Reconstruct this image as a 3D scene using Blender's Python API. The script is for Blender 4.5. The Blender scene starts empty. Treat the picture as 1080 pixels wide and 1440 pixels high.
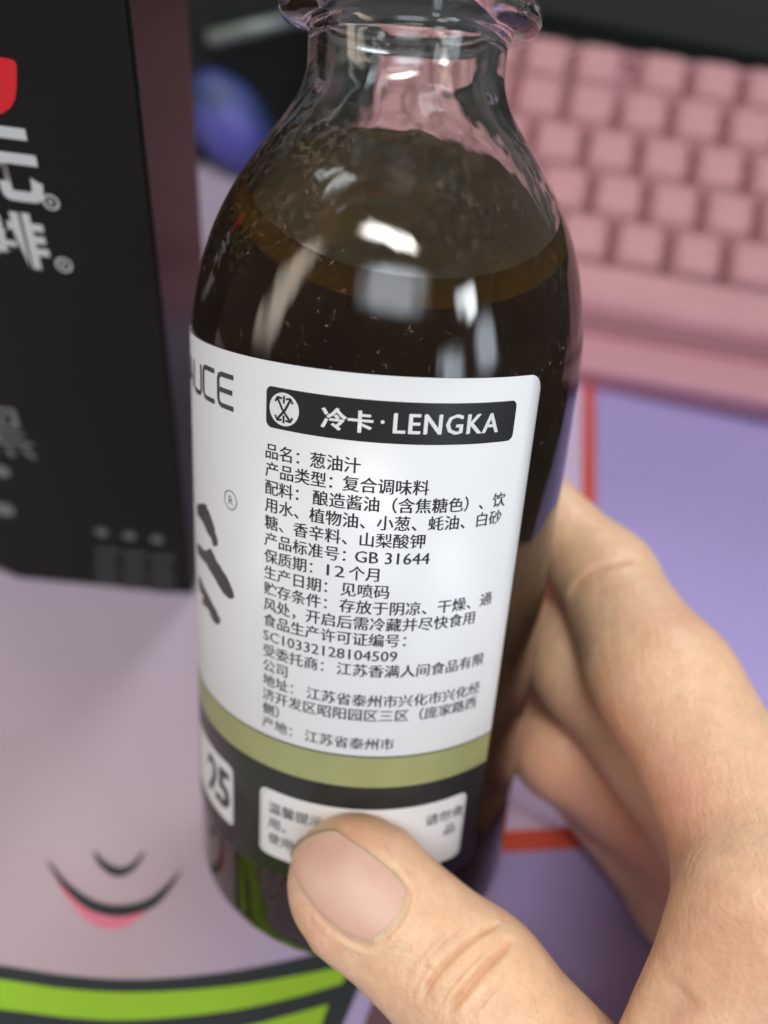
import bpy, bmesh, math, random
import numpy as np
from mathutils import Matrix, Vector
random.seed(7)
rng = np.random.default_rng(7)
SC = bpy.context.scene
COL = SC.collection
rad = math.radians

# ------------------------------------------------------------------ camera
# the camera frame (x right, y down, z forward) is used to note where things stand
FPX, CX, CY = 1100.0, 540.0, 720.0
PITCH, ROLL, CAM_H = rad(47), rad(10), 0.1588
tt = math.pi/2-PITCH
DOWN = np.array([-math.sin(ROLL)*math.sin(tt), math.cos(ROLL)*math.sin(tt), math.cos(tt)])
ZW = -DOWN
YW = np.array([0, 0, 1.0])-ZW*ZW[2]; YW /= np.linalg.norm(YW)
XW = np.cross(YW, ZW)
C2W = np.stack([XW, YW, ZW])              # rows: world axes in camera coordinates
CAMP = np.array([0, 0, CAM_H])
def W(c): return np.asarray(c) @ C2W.T+CAMP
def WD(c): return np.asarray(c) @ C2W.T
def pix(x, y, z): return np.array([(x-CX)/FPX*z, (y-CY)/FPX*z, z])
def on_plane(x, y, h=0.0):
    d = WD(pix(x, y, 1.0)); t = (h-CAMP[2])/d[2]
    return CAMP+t*d
cam_d = bpy.data.cameras.new('camera')
cam = bpy.data.objects.new('camera', cam_d); COL.objects.link(cam)
r_, u_, b_ = WD([1, 0, 0]), WD([0, -1, 0]), WD([0, 0, -1])
cam.matrix_world = Matrix(((r_[0], u_[0], b_[0], 0), (r_[1], u_[1], b_[1], 0), (r_[2], u_[2], b_[2], CAM_H), (0, 0, 0, 1)))
cam_d.sensor_fit = 'VERTICAL'; cam_d.sensor_height = 36; cam_d.lens = 36*FPX/1440
cam_d.clip_start = 0.005; cam_d.clip_end = 50
cam_d.dof.use_dof = True; cam_d.dof.focus_distance = 0.0905; cam_d.dof.aperture_fstop = cam_d.lens/3.0
SC.camera = cam

# ------------------------------------------------------------------ light
world = bpy.data.worlds.new('World'); SC.world = world; world.use_nodes = True
bg = world.node_tree.nodes['Background']
bg.inputs[0].default_value = (0.80, 0.86, 1.0, 1); bg.inputs[1].default_value = 0.075
def area(name, pos, target, sx, sy, power, color):
    l = bpy.data.lights.new(name, 'AREA'); l.shape = 'RECTANGLE'; l.size = sx; l.size_y = sy
    l.energy = power; l.color = color
    # emission shaped to soften highlights: brightest in the middle, fading towards the edges
    l.use_nodes = True; nt = l.node_tree; em = nt.nodes['Emission']
    ge = nt.nodes.new('ShaderNodeNewGeometry'); se = nt.nodes.new('ShaderNodeSeparateXYZ'); nt.links.new(ge.outputs['Parametric'], se.inputs[0])
    fs = []
    for k in (0, 1):
        a_ = nt.nodes.new('ShaderNodeMath'); a_.operation = 'SUBTRACT'; nt.links.new(se.outputs[k], a_.inputs[0]); a_.inputs[1].default_value = 0.5
        b_ = nt.nodes.new('ShaderNodeMath'); b_.operation = 'ABSOLUTE'; nt.links.new(a_.outputs[0], b_.inputs[0])
        c_ = nt.nodes.new('ShaderNodeMapRange'); c_.interpolation_type = 'SMOOTHSTEP'; nt.links.new(b_.outputs[0], c_.inputs['Value'])
        c_.inputs['From Min'].default_value = 0.5; c_.inputs['From Max'].default_value = 0.10; c_.inputs['To Min'].default_value = 0.0; c_.inputs['To Max'].default_value = 1.7
        fs.append(c_)
    m_ = nt.nodes.new('ShaderNodeMath'); m_.operation = 'MULTIPLY'; nt.links.new(fs[0].outputs[0], m_.inputs[0]); nt.links.new(fs[1].outputs[0], m_.inputs[1])
    nt.links.new(m_.outputs[0], em.inputs['Strength'])
    o = bpy.data.objects.new(name, l); COL.objects.link(o)
    o.location = pos
    o.rotation_euler = (Vector(target)-Vector(pos)).to_track_quat('-Z', 'Y').to_euler()
    return o
TGT = (0.0, 0.08, 0.08)
LIGHTS = [
    ('ceiling_lamp', (-0.12, -0.40, 1.45), 1.00, 0.26, 9.5, (1.0, 0.96, 0.90)),
    ('broad_glow_panel', (0.05, -0.86, 1.22), 1.20, 0.55, 4.5, (0.82, 0.91, 1.0)),  # added panel, gives the broad bluish reflection on the bottle shoulder
    ('window_pane_upper', (0.95, -0.52, 1.00), 0.36, 0.36, 3.2, (0.90, 0.95, 1.0)),
    ('window_pane_near', (1.02, -0.40, 0.56), 0.40, 0.55, 1.6, (0.80, 0.90, 1.0)),
    ('window_pane_far', (0.80, -0.86, 0.56), 0.40, 0.55, 1.6, (0.80, 0.90, 1.0)),
    ('back_window', (0.25, 1.15, 1.30), 0.60, 0.30, 8.0, (0.92, 0.96, 1.0)),
    ('warm_streak_light', (-0.75, -0.22, 0.45), 0.24, 0.85, 1.3, (1.0, 0.86, 0.70)),  # added warm light, only for the upright streaks on the left glass
]
for n, p, a, b, e, c in LIGHTS: area(n, p, TGT, a, b, e, c)
vs = SC.view_settings
vs.view_transform = 'Standard'; vs.look = 'None'; vs.exposure = 0.2; vs.gamma = 1.0
SC.render.engine = 'CYCLES'
cy = SC.cycles
cy.use_denoising = True
cy.max_bounces = 13; cy.transmission_bounces = 12; cy.glossy_bounces = 8; cy.diffuse_bounces = 4
cy.caustics_refractive = True; cy.caustics_reflective = False; cy.blur_glossy = 0.6
cy.sample_clamp_indirect = 4.0

# ------------------------------------------------------------------ helpers
def mat(name, color, rough=0.5, **kw):
    m = bpy.data.materials.new(name); m.use_nodes = True
    b = m.node_tree.nodes['Principled BSDF']
    b.inputs['Base Color'].default_value = (*color, 1)
    b.inputs['Roughness'].default_value = rough
    for k, v in kw.items(): b.inputs[k.replace('_', ' ')].default_value = v
    return m
def nodes(m):
    nt = m.node_tree
    return nt, nt.nodes, nt.links, nt.nodes['Principled BSDF']
def noise(nt, scale, detail=3, rough=0.5, coord='Object'):
    tc = nt.nodes.new('ShaderNodeTexCoord'); n = nt.nodes.new('ShaderNodeTexNoise')
    n.inputs['Scale'].default_value = scale; n.inputs['Detail'].default_value = detail
    n.inputs['Roughness'].default_value = rough
    nt.links.new(tc.outputs[coord], n.inputs['Vector'])
    return n
def ramp(nt, src, stops):
    r = nt.nodes.new('ShaderNodeValToRGB')
    el = r.color_ramp.elements
    while len(el) < len(stops): el.new(0.5)
    for e, (p, c) in zip(el, stops): e.position = p; e.color = (*c, 1) if len(c) == 3 else c
    nt.links.new(src, r.inputs[0]); return r
def bump(m, scale, strength, dist=0.001, detail=3):
    nt, ns, ln, b = nodes(m)
    n = noise(nt, scale, detail); bp = ns.new('ShaderNodeBump')
    bp.inputs['Strength'].default_value = strength; bp.inputs['Distance'].default_value = dist
    ln.new(n.outputs['Fac'], bp.inputs['Height'])
    if b.inputs['Normal'].is_linked: ln.new(b.inputs['Normal'].links[0].from_socket, bp.inputs['Normal'])
    ln.new(bp.outputs['Normal'], b.inputs['Normal'])
    return m
def vary(m, c1, c2, scale, lo=0.35, hi=0.65, detail=4):
    nt, ns, ln, b = nodes(m)
    n = noise(nt, scale, detail); r = ramp(nt, n.outputs['Fac'], [(lo, c1), (hi, c2)])
    ln.new(r.outputs[0], b.inputs['Base Color']); return m
def tag(o, label=None, cat=None, group=None, kind=None):
    if label: o['label'] = label
    if cat: o['category'] = cat
    if group: o['group'] = group
    if kind: o['kind'] = kind
    return o
def link(name, me, m=None, parent=None, smooth=False):
    me.name = name
    o = bpy.data.objects.new(name, me); COL.objects.link(o)
    if m and not me.materials: me.materials.append(m)
    if parent: o.parent = parent
    if smooth:
        for p in me.polygons: p.use_smooth = True
    return o
def from_bm(bm, name='mesh'):
    me = bpy.data.meshes.new(name); bmesh.ops.recalc_face_normals(bm, faces=bm.faces[:]); bm.to_mesh(me); bm.free(); return me
def empty(name, mw):
    o = bpy.data.objects.new(name, None); COL.objects.link(o); o.empty_display_size = 0.01
    o.matrix_world = mw; return o
def frame_mw(x, y, z, p):
    return Matrix(((x[0], y[0], z[0], p[0]), (x[1], y[1], z[1], p[1]), (x[2], y[2], z[2], p[2]), (0, 0, 0, 1)))
def box_bm(x0, x1, y0, y1, z0, z1, bev=0.0, seg=2, taper=None):
    bm = bmesh.new()
    v = []
    for z in (z0, z1):
        t = taper if (taper and z == z1) else (0, 0, 0, 0)
        for x, y in ((x0+t[0], y0+t[2]), (x1-t[1], y0+t[2]), (x1-t[1], y1-t[3]), (x0+t[0], y1-t[3])):
            v.append(bm.verts.new((x, y, z)))
    for f in ((3, 2, 1, 0), (4, 5, 6, 7), (0, 1, 5, 4), (1, 2, 6, 5), (2, 3, 7, 6), (3, 0, 4, 7)): bm.faces.new([v[i] for i in f])
    if bev: bmesh.ops.bevel(bm, geom=bm.edges[:], offset=bev, segments=seg, profile=0.5, affect='EDGES')
    return bm
def smooth_curve(pts, n=12, closed=False):
    P = np.array(pts, float); out = []
    N = len(P); rngN = N if closed else N-1
    for i in range(rngN):
        p0 = P[(i-1) % N] if (closed or i > 0) else P[0]*2-P[1]
        p1, p2 = P[i], P[(i+1) % N]
        p3 = P[(i+2) % N] if (closed or i+2 < N) else P[N-1]*2-P[N-2]
        for k in range(n):
            t = k/n
            out.append(0.5*((2*p1)+(-p0+p2)*t+(2*p0-5*p1+4*p2-p3)*t*t+(-p0+3*p1-3*p2+p3)*t**3))
    if not closed: out.append(P[-1])
    return np.array(out)
def rrect(x0, x1, y0, y1, r, n=6):
    out = []
    for cx, cy_, a in ((x1-r, y1-r, 0), (x0+r, y1-r, 90), (x0+r, y0+r, 180), (x1-r, y0+r, 270)):
        for k in range(n+1):
            t = rad(a+90*k/n); out.append((cx+r*math.cos(t), cy_+r*math.sin(t)))
    return out
def circle(cx, cy_, r, n=32): return [(cx+r*math.cos(2*math.pi*k/n), cy_+r*math.sin(2*math.pi*k/n)) for k in range(n)]
def poly2d(polys, step=None):
    """flat filled polygons (each a list of 2-D points) as one bmesh, cut fine enough to be bent"""
    bm = bmesh.new()
    for p in polys:
        vs_ = [bm.verts.new((a, b, 0)) for a, b in p]
        bm.faces.new(vs_)
    bmesh.ops.triangulate(bm, faces=bm.faces[:])
    if step:
        for it in range(6):
            ed = [e for e in bm.edges if e.calc_length() > step]
            if not ed: break
            bmesh.ops.subdivide_edges(bm, edges=ed, cuts=1)
            bmesh.ops.triangulate(bm, faces=[f for f in bm.faces if len(f.verts) > 3])
    return bm
def ribbon(pts, widths, step=None):
    P = np.array(pts, float); w = np.array(widths)*0.5 if np.ndim(widths) else np.full(len(P), widths*0.5)
    T = np.gradient(P, axis=0); T /= np.linalg.norm(T, axis=1)[:, None]+1e-12
    Nn = np.stack([-T[:, 1], T[:, 0]], 1)
    a, b = P+Nn*w[:, None], P-Nn*w[:, None]
    bm = bmesh.new()
    va = [bm.verts.new((*p, 0)) for p in a]; vb = [bm.verts.new((*p, 0)) for p in b]
    for i in range(len(P)-1): bm.faces.new((va[i], vb[i], vb[i+1], va[i+1]))
    return bm
_fc = bpy.data.curves.new('font_source', 'FONT'); _fo = bpy.data.objects.new('font_source', _fc); COL.objects.link(_fo)
def text_bm(body, size=1.0, offset=0.0, res=3, spacing=1.0, shear=0.0):
    _fc.body = body; _fc.size = 1.0; _fc.offset = offset; _fc.resolution_u = res; _fc.space_character = spacing; _fc.shear = shear
    dg = bpy.context.evaluated_depsgraph_get(); dg.update()
    me = bpy.data.meshes.new_from_object(_fo.evaluated_get(dg))
    bm = bmesh.new(); bm.from_mesh(me); bpy.data.meshes.remove(me)
    for v in bm.verts: v.co *= size
    return bm
def bm_width(bm):
    xs = [v.co.x for v in bm.verts]; return min(xs), max(xs)

# ------------------------------------------------------------------ materials
M = {}
M['black_ink'] = mat('black ink', (0.022, 0.024, 0.024), 0.35)
M['text_ink'] = mat('text ink', (0.03, 0.032, 0.034), 0.4)
M['brush_ink'] = mat('brush ink', (0.055, 0.055, 0.052), 0.4)
M['label'] = bump(bump(mat('label paper', (0.72, 0.73, 0.745), 0.38, Coat_Weight=0.15, Coat_Roughness=0.3), 900, 0.05, 0.0002), 110, 0.10, 0.0012)
M['white_ink'] = mat('white ink', (0.78, 0.79, 0.78), 0.4)
M['green_ink'] = vary(mat('olive ink', (0.33, 0.35, 0.15), 0.38), (0.32, 0.345, 0.145), (0.36, 0.375, 0.165), 220)
M['line_ink'] = mat('grey line', (0.25, 0.25, 0.25), 0.4)

# ------------------------------------------------------------------ the desk and its mat
M['desk'] = vary(mat('desk wood', (0.05, 0.035, 0.03), 0.5), (0.035, 0.025, 0.02), (0.06, 0.045, 0.035), 12)
desk = link('desk', from_bm(box_bm(-0.7, 0.9, -0.35, 0.75, -0.034, -0.004)), M['desk'])
tag(desk, kind='structure')
mm = bpy.data.materials.new('mat cloth'); mm.use_nodes = True
M['mat'] = mm
nt, ns, ln, bs = nodes(mm)
bs.inputs['Roughness'].default_value = 0.75
tc = ns.new('ShaderNodeTexCoord'); sep = ns.new('ShaderNodeSeparateXYZ'); ln.new(tc.outputs['Object'], sep.inputs[0])
nz = noise(nt, 9, 3)
ad = ns.new('ShaderNodeMath'); ad.operation = 'MULTIPLY_ADD'; ln.new(nz.outputs['Fac'], ad.inputs[0]); ad.inputs[1].default_value = 0.02; ln.new(sep.outputs['X'], ad.inputs[2])
r1 = ns.new('ShaderNodeMapRange'); ln.new(ad.outputs[0], r1.inputs['Value'])
r1.inputs['From Min'].default_value = -0.02; r1.inputs['From Max'].default_value = 0.035
mix = ns.new('ShaderNodeMix'); mix.data_type = 'RGBA'
ln.new(r1.outputs[0], mix.inputs['Factor'])
r2 = ns.new('ShaderNodeMapRange'); ln.new(sep.outputs['Y'], r2.inputs['Value'])
r2.inputs['From Min'].default_value = 0.04; r2.inputs['From Max'].default_value = 0.12
mixp = ns.new('ShaderNodeMix'); mixp.data_type = 'RGBA'; ln.new(r2.outputs[0], mixp.inputs['Factor'])
mixp.inputs['A'].default_value = (0.43, 0.32, 0.35, 1)
mixp.inputs['B'].default_value = (0.43, 0.355, 0.46, 1)
ln.new(mixp.outputs['Result'], mix.inputs['A'])
mix.inputs['B'].default_value = (0.38, 0.31, 0.60, 1)
ln.new(mix.outputs['Result'], bs.inputs['Base Color'])
bump(mm, 2600, 0.35, 0.0004, 2); bump(mm, 60, 0.12, 0.002, 3)
desk_mat = link('desk_mat', from_bm(box_bm(-0.42, 0.185, -0.16, 0.42, -0.0039, 0.0, 0.0012)), M['mat'])
tag(desk_mat, 'soft pink and violet printed desk mat lying under everything', 'desk mat')
def mat_poly(px): return [tuple(on_plane(x, y)[:2]) for x, y in px]
def mat_print(name, bm, m, lift):
    for v in bm.verts: v.co.z = lift
    o = link(name, from_bm(bm), m, desk_mat)
    return o
M['mat_black'] = bump(mat('mat black print', (0.012, 0.016, 0.018), 0.7), 2600, 0.2, 0.0003)
M['mat_lime'] = bump(mat('mat lime print', (0.26, 0.46, 0.012), 0.7), 2600, 0.2, 0.0003)
M['mat_rose'] = bump(mat('mat rose print', (0.62, 0.16, 0.22), 0.7), 2600, 0.2, 0.0003)
M['mat_red'] = bump(mat('mat red print', (0.60, 0.075, 0.035), 0.7), 2600, 0.2, 0.0003)
M['mat_pale'] = bump(mat('mat pale print', (0.62, 0.47, 0.66), 0.7), 2600, 0.2, 0.0003)
M['mat_pink'] = bump(mat('mat maroon print', (0.13, 0.055, 0.065), 0.7), 2600, 0.2, 0.0003)
# curved dark bands framing lime stripes (lower left)
top_edge = smooth_curve([(-160, 1335), (0, 1358), (100, 1373), (200, 1378), (320, 1367), (430, 1345), (505, 1322)], 8)
def shifted(c, dy): return [(x, y+d) for (x, y), d in zip(c, dy if np.ndim(dy) else [dy]*len(c))]
stripe = mat_poly(list(top_edge)+[(520, 1352), (500, 1400), (470, 1470), (440, 1560), (-200, 1560)])
mat_print('stripe_outline', poly2d([stripe], 0.02), M['mat_black'], 0.0002)
l1 = smooth_curve([(-170, 1356), (0, 1378), (100, 1392), (200, 1396), (320, 1388), (420, 1372), (497, 1357)], 8)
l2 = smooth_curve([(-180, 1405), (0, 1420), (100, 1432), (190, 1435), (310, 1424), (410, 1404), (480, 1384)], 8)
mat_print('lime_stripe', poly2d([mat_poly(list(l1)+list(l2)[::-1])], 0.02), M['mat_lime'], 0.0004)
l3 = smooth_curve([(-180, 1440), (0, 1450), (190, 1458), (330, 1446), (400, 1430), (462, 1413)], 8)
mat_print('lime_stripe', poly2d([mat_poly(list(l3)+[(430, 1500), (410, 1550), (-190, 1550)])], 0.02), M['mat_lime'], 0.0004)
mat_print('maroon_panel', poly2d([mat_poly([(545, 1350), (640, 1400)]+[(690, 1470), (720, 1560), (740, 1700), (455, 1700), (468, 1565), (500, 1470), (526, 1405), (540, 1355)])], 0.02), M['mat_pink'], 0.0003)
# two printed arcs and a rose crescent
def arc_print(name, px, w, m, lift):
    c = smooth_curve(px, 10)
    wpx = np.interp(np.linspace(0, 1, len(c)), np.linspace(0, 1, len(w)), w)
    P = np.array([on_plane(x, y)[:2] for x, y in c])
    sc_ = np.linalg.norm(on_plane(160, 1250)-on_plane(161, 1250))
    mat_print(name, ribbon(P, wpx*sc_), m, lift)
arc_print('dark_arc', [(68, 1213), (95, 1248), (130, 1274), (170, 1282), (210, 1272), (235, 1250), (253, 1226)], [2, 8, 13, 15, 14, 9, 2], M['mat_black'], 0.0004)
arc_print('dark_arc', [(133, 1199), (145, 1216), (165, 1227), (185, 1221), (203, 1199)], [3, 9, 13, 10, 3], M['mat_black'], 0.0004)
cres = list(smooth_curve([(70, 1216), (100, 1254), (135, 1276), (170, 1283), (207, 1276)], 6))+list(smooth_curve([(205, 1284), (180, 1302), (150, 1306), (120, 1292), (90, 1258)], 6))
mat_print('rose_crescent', poly2d([mat_poly(cres)]), M['mat_rose'], 0.0002)
# red framed panel
A_, B_ = on_plane(828, 430)[:2], on_plane(826, 1176)[:2]
C_ = on_plane(560, 1196)[:2]
def lerp(a, b, t): return a+(b-a)*t
mat_print('pale_panel', poly2d([[tuple(A_), tuple(B_), tuple(C_), tuple(C_+(A_-B_))]], 0.03), M['mat_pale'], 0.0002)
cr = [A_, lerp(A_, B_, 0.5), lerp(A_, B_, 0.9), lerp(A_, B_, 0.965)]
cr += [lerp(B_, A_, 0.02)*0.6+lerp(B_, C_, 0.03)*0.4, lerp(B_, C_, 0.06), lerp(B_, C_, 0.4), C_]
mat_print('red_line', ribbon(smooth_curve(cr, 8), 0.0042), M['mat_red'], 0.0004)

# ------------------------------------------------------------------ the bottle
UB = np.array([0.06831853, -0.92463255, -0.37468284]); P0 = np.array([-0.00574252, 0.06008876, 0.14462694])
E1 = np.array([0.99728147, 0.07368636, 0.0]); E2 = np.array([-0.02760901, 0.37366425, -0.92715305])
RB = 0.027
bottle = empty('glass_bottle', frame_mw(WD(E1), WD(-E2), WD(UB), W(P0)))
tag(bottle, 'clear glass bottle of dark sauce with white printed label, held in hand', 'bottle')
def invb(x, y):
    d = pix(x, y, 1.0); dp = d-(d@UB)*UB; o = -P0; op = o-(o@UB)*UB
    a = dp@dp; b = 2*dp@op; c = op@op-RB*RB
    t = (-b-math.sqrt(max(b*b-4*a*c, 0)))/(2*a); P = t*d-P0
    return math.atan2(P@E1, P@E2)*RB, P@UB          # arc length (m), height (m)
def lathe(profile, n=128, mm_=0.001):
    bm = bmesh.new(); rings = []
    for r, h in profile:
        if r < 1e-6: rings.append([bm.verts.new((0, 0, h*mm_))])
        else: rings.append([bm.verts.new((r*mm_*math.cos(2*math.pi*k/n), r*mm_*math.sin(2*math.pi*k/n), h*mm_)) for k in range(n)])
    for a, b in zip(rings, rings[1:]):
        for k in range(n):
            k2 = (k+1) % n
            if len(a) == 1 and len(b) == 1: continue
            if len(a) == 1: bm.faces.new((a[0], b[k], b[k2]))
            elif len(b) == 1: bm.faces.new((a[k], a[k2], b[0]))
            else: bm.faces.new((a[k], a[k2], b[k2], b[k]))
    return bm
SH = [(27, 88.5), (26.9, 91.5), (26.55, 95), (25.7, 99.4), (24.2, 104.4), (21.9, 109.2), (18.6, 114.2), (15.6, 118), (13.5, 121), (12.55, 123.4), (12.35, 125.5), (12.35, 127.9)]
sh = smooth_curve(SH, 5)
inner_off = lambda r, h: r-np.interp(h, [0, 90, 105, 120, 130], [1.9, 1.9, 2.1, 2.3, 2.4])
outer = [(0, 1.0), (8, 0.9), (16, 0.5), (20.5, 0.25), (22.5, 0.0), (24.3, 0.25), (25.8, 1.1), (26.7, 2.6), (27, 4.6), (27, 20), (27, 45), (27, 70)]+[tuple(p) for p in sh]
lip = [(12.9, 128.5), (14.4, 128.9), (15.6, 129.4), (16.05, 130.2), (16.05, 131.2), (15.6, 132.1), (14.3, 132.6), (11.6, 132.8), (10.5, 132.4), (10.0, 131.4), (9.95, 128)]
inner = [(inner_off(r, h), h) for r, h in sh[::-1]]+[(25.1, 70), (25.1, 45), (25.1, 20), (25.3, 5.6), (24.6, 3.6), (22.6, 2.6), (14, 2.7), (7, 2.9), (0, 3.0)]
def glass_mat(name, color, rough, ior):
    m = mat(name, color, rough, Transmission_Weight=1.0, IOR=ior); return m
M['glass'] = glass_mat('bottle glass', (0.97, 0.985, 0.975), 0.02, 1.5)
nt, ns, ln, bs = nodes(M['glass'])
# smears and fine dust sitting on the glass
n1 = noise(nt, 1700, 2, 0.6); rs = ramp(nt, n1.outputs['Fac'], [(0.66, (0, 0, 0)), (0.73, (1, 1, 1))])
n2 = noise(nt, 60, 3); rs2 = ramp(nt, n2.outputs['Fac'], [(0.40, (0, 0, 0)), (0.66, (1, 1, 1))])
mu = ns.new('ShaderNodeMath'); mu.operation = 'MULTIPLY'; ln.new(rs.outputs[0], mu.inputs[0]); ln.new(rs2.outputs[0], mu.inputs[1])
mu2 = ns.new('ShaderNodeMath'); mu2.operation = 'MULTIPLY_ADD'; ln.new(mu.outputs[0], mu2.inputs[0]); mu2.inputs[1].default_value = 0.35; mu2.inputs[2].default_value = 0.006
# dried splashes on the upper glass
sp = ns.new('ShaderNodeSeparateXYZ'); tcz = ns.new('ShaderNodeTexCoord'); ln.new(tcz.outputs['Object'], sp.inputs[0])
hm_ = ns.new('ShaderNodeMapRange'); ln.new(sp.outputs['Z'], hm_.inputs['Value']); hm_.inputs['From Min'].default_value = 0.096; hm_.inputs['From Max'].default_value = 0.118
n4 = noise(nt, 950, 4, 0.65); r4 = ramp(nt, n4.outputs['Fac'], [(0.50, (0, 0, 0)), (0.62, (1, 1, 1))])
n5 = noise(nt, 120, 3); r5 = ramp(nt, n5.outputs['Fac'], [(0.42, (0.05,)*3), (0.62, (1, 1, 1))])
m4 = ns.new('ShaderNodeMath'); m4.operation = 'MULTIPLY'; ln.new(r4.outputs[0], m4.inputs[0]); ln.new(hm_.outputs[0], m4.inputs[1])
m5 = ns.new('ShaderNodeMath'); m5.operation = 'MULTIPLY'; ln.new(m4.outputs[0], m5.inputs[0]); ln.new(r5.outputs[0], m5.inputs[1])
m6 = ns.new('ShaderNodeMath'); m6.operation = 'MULTIPLY_ADD'; ln.new(m5.outputs[0], m6.inputs[0]); m6.inputs[1].default_value = 0.10; ln.new(mu2.outputs[0], m6.inputs[2]); m6.use_clamp = True
df = ns.new('ShaderNodeBsdfDiffuse'); df.inputs[0].default_value = (0.58, 0.50, 0.36, 1)
mx = ns.new('ShaderNodeMixShader'); ln.new(m6.outputs[0], mx.inputs[0]); ln.new(bs.outputs[0], mx.inputs[1]); ln.new(df.outputs[0], mx.inputs[2])
ln.new(mx.outputs[0], ns['Material Output'].inputs['Surface'])
rr = ramp(nt, n2.outputs['Fac'], [(0.35, (0.015,)*3), (0.75, (0.085,)*3)]); ln.new(rr.outputs[0], bs.inputs['Roughness'])
tcg = ns.new('ShaderNodeTexCoord'); mp = ns.new('ShaderNodeMapping'); mp.inputs['Scale'].default_value = (170, 170, 13)
ln.new(tcg.outputs['Object'], mp.inputs['Vector']); nr = ns.new('ShaderNodeTexNoise'); nr.inputs['Scale'].default_value = 1.0; nr.inputs['Detail'].default_value = 2
ln.new(mp.outputs[0], nr.inputs['Vector']); bpg = ns.new('ShaderNodeBump'); bpg.inputs['Strength'].default_value = 0.3; bpg.inputs['Distance'].default_value = 0.0006
ln.new(nr.outputs['Fac'], bpg.inputs['Height']); ln.new(bpg.outputs['Normal'], bs.inputs['Normal'])

# the sauce: level with the world, so its surface is tilted inside the leaning bottle.
# glass | air, glass | liquid and liquid | air are single surfaces with the right ratio of indices
def liquid_mat(name, color, ior, tint=(1, 1, 1), diffuse=None, density=0):
    m = mat(name, tint, 0.02, Transmission_Weight=1.0, IOR=ior)
    nt, ns, ln, b = nodes(m)
    if density:
        va = ns.new('ShaderNodeVolumeAbsorption'); va.inputs[0].default_value = (*color, 1); va.inputs[1].default_value = density
        ln.new(va.outputs[0], ns['Material Output'].inputs['Volume'])
    if diffuse:
        sd = ns.new('ShaderNodeBsdfDiffuse'); sd.inputs[0].default_value = (*diffuse[0], 1)
        nz_ = noise(nt, 90, 4); rz = ramp(nt, nz_.outputs['Fac'], [(0.3, (diffuse[1]*0.6,)*3), (0.7, (diffuse[1]*1.3,)*3)])
        mx = ns.new('ShaderNodeMixShader'); ln.new(rz.outputs[0], mx.inputs[0])
        ln.new(b.outputs[0], mx.inputs[1]); ln.new(sd.outputs[0], mx.inputs[2]); ln.new(mx.outputs[0], ns['Material Output'].inputs['Surface'])
    return m
SA = (0.40, 0.15, 0.04)
M['sauce'] = liquid_mat('dark sauce at the glass', SA, 1.38/1.5, diffuse=((0.085, 0.034, 0.011), 0.34), density=900)
M['sauce_top'] = liquid_mat('dark sauce under the oil', SA, 1.38/1.46, diffuse=((0.25, 0.14, 0.016), 0.5), density=900)
M['oil'] = liquid_mat('scallion oil at the glass', SA, 1.46/1.5, (0.62, 0.44, 0.14), ((0.16, 0.09, 0.014), 0.10))
M['oil_top'] = liquid_mat('scallion oil surface', SA, 1.46, (0.80, 0.66, 0.30), ((0.22, 0.14, 0.03), 0.10))
liq_prof = [(0, 3.0), (7, 2.9), (14, 2.7), (22.6, 2.6), (24.6, 3.6), (25.3, 5.6), (25.1, 20), (25.1, 45), (25.1, 70)]+[(inner_off(r, h), h) for r, h in sh]
upl = np.array([WD(E1)[2], WD(-E2)[2], WD(UB)[2]])       # world up in bottle coordinates
def near_point(h): return np.array([0, -np.interp(h, [p[1] for p in SH], [p[0] for p in SH])*1e-3, h*1e-3])
S_TOP = near_point(101.0)@upl
OIL_T = 0.0024
def cut(bm, z, keep_below, fill):
    g = bmesh.ops.bisect_plane(bm, geom=bm.verts[:]+bm.edges[:]+bm.faces[:], plane_co=Vector(upl*z), plane_no=Vector(upl), clear_outer=keep_below, clear_inner=not keep_below)
    ed = [e for e in g['geom_cut'] if isinstance(e, bmesh.types.BMEdge)]
    if fill: bmesh.ops.contextual_create(bm, geom=ed)
def liquid_part(name, z_lo, z_hi, side, top):
    bm = lathe(liq_prof, 128)
    cut(bm, z_hi, True, True)
    if z_lo is not None: cut(bm, z_lo, False, False)
    me = from_bm(bm); o = link(name, me, side, bottle); me.materials.append(top)
    up = Vector(upl)
    flip = sum((p.normal.dot(p.center-Vector((0, 0, p.center.z))))*p.area for p in me.polygons if abs(p.normal.z) < 0.9) < 0
    if flip: me.flip_normals()
    for p in me.polygons:
        p.use_smooth = True
        if p.normal.dot(up) > 0.999: p.material_index = 1
    me.set_sharp_from_angle(angle=rad(30))
    return o
liquid_part('sauce', None, S_TOP-OIL_T, M['sauce'], M['sauce_top'])
liquid_part('oil_layer', S_TOP-OIL_T, S_TOP, M['oil'], M['oil_top'])
gb = lathe(inner[::-1], 128); cut(gb, S_TOP, False, False)
gi = bpy.data.meshes.new('tmp'); gb.to_mesh(gi); gb.free()
gw = lathe(outer+lip+[inner[0]], 128); gw.from_mesh(gi); bpy.data.meshes.remove(gi)
bmesh.ops.remove_doubles(gw, verts=gw.verts[:], dist=1e-6)
gm = from_bm(gw)
if sum(p.normal.dot(p.center-Vector((0, 0, p.center.z)))*p.area for p in gm.polygons if p.center.z < 0.07) < 0: gm.flip_normals()
wall = link('glass_wall', gm, M['glass'], bottle, True)

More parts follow.
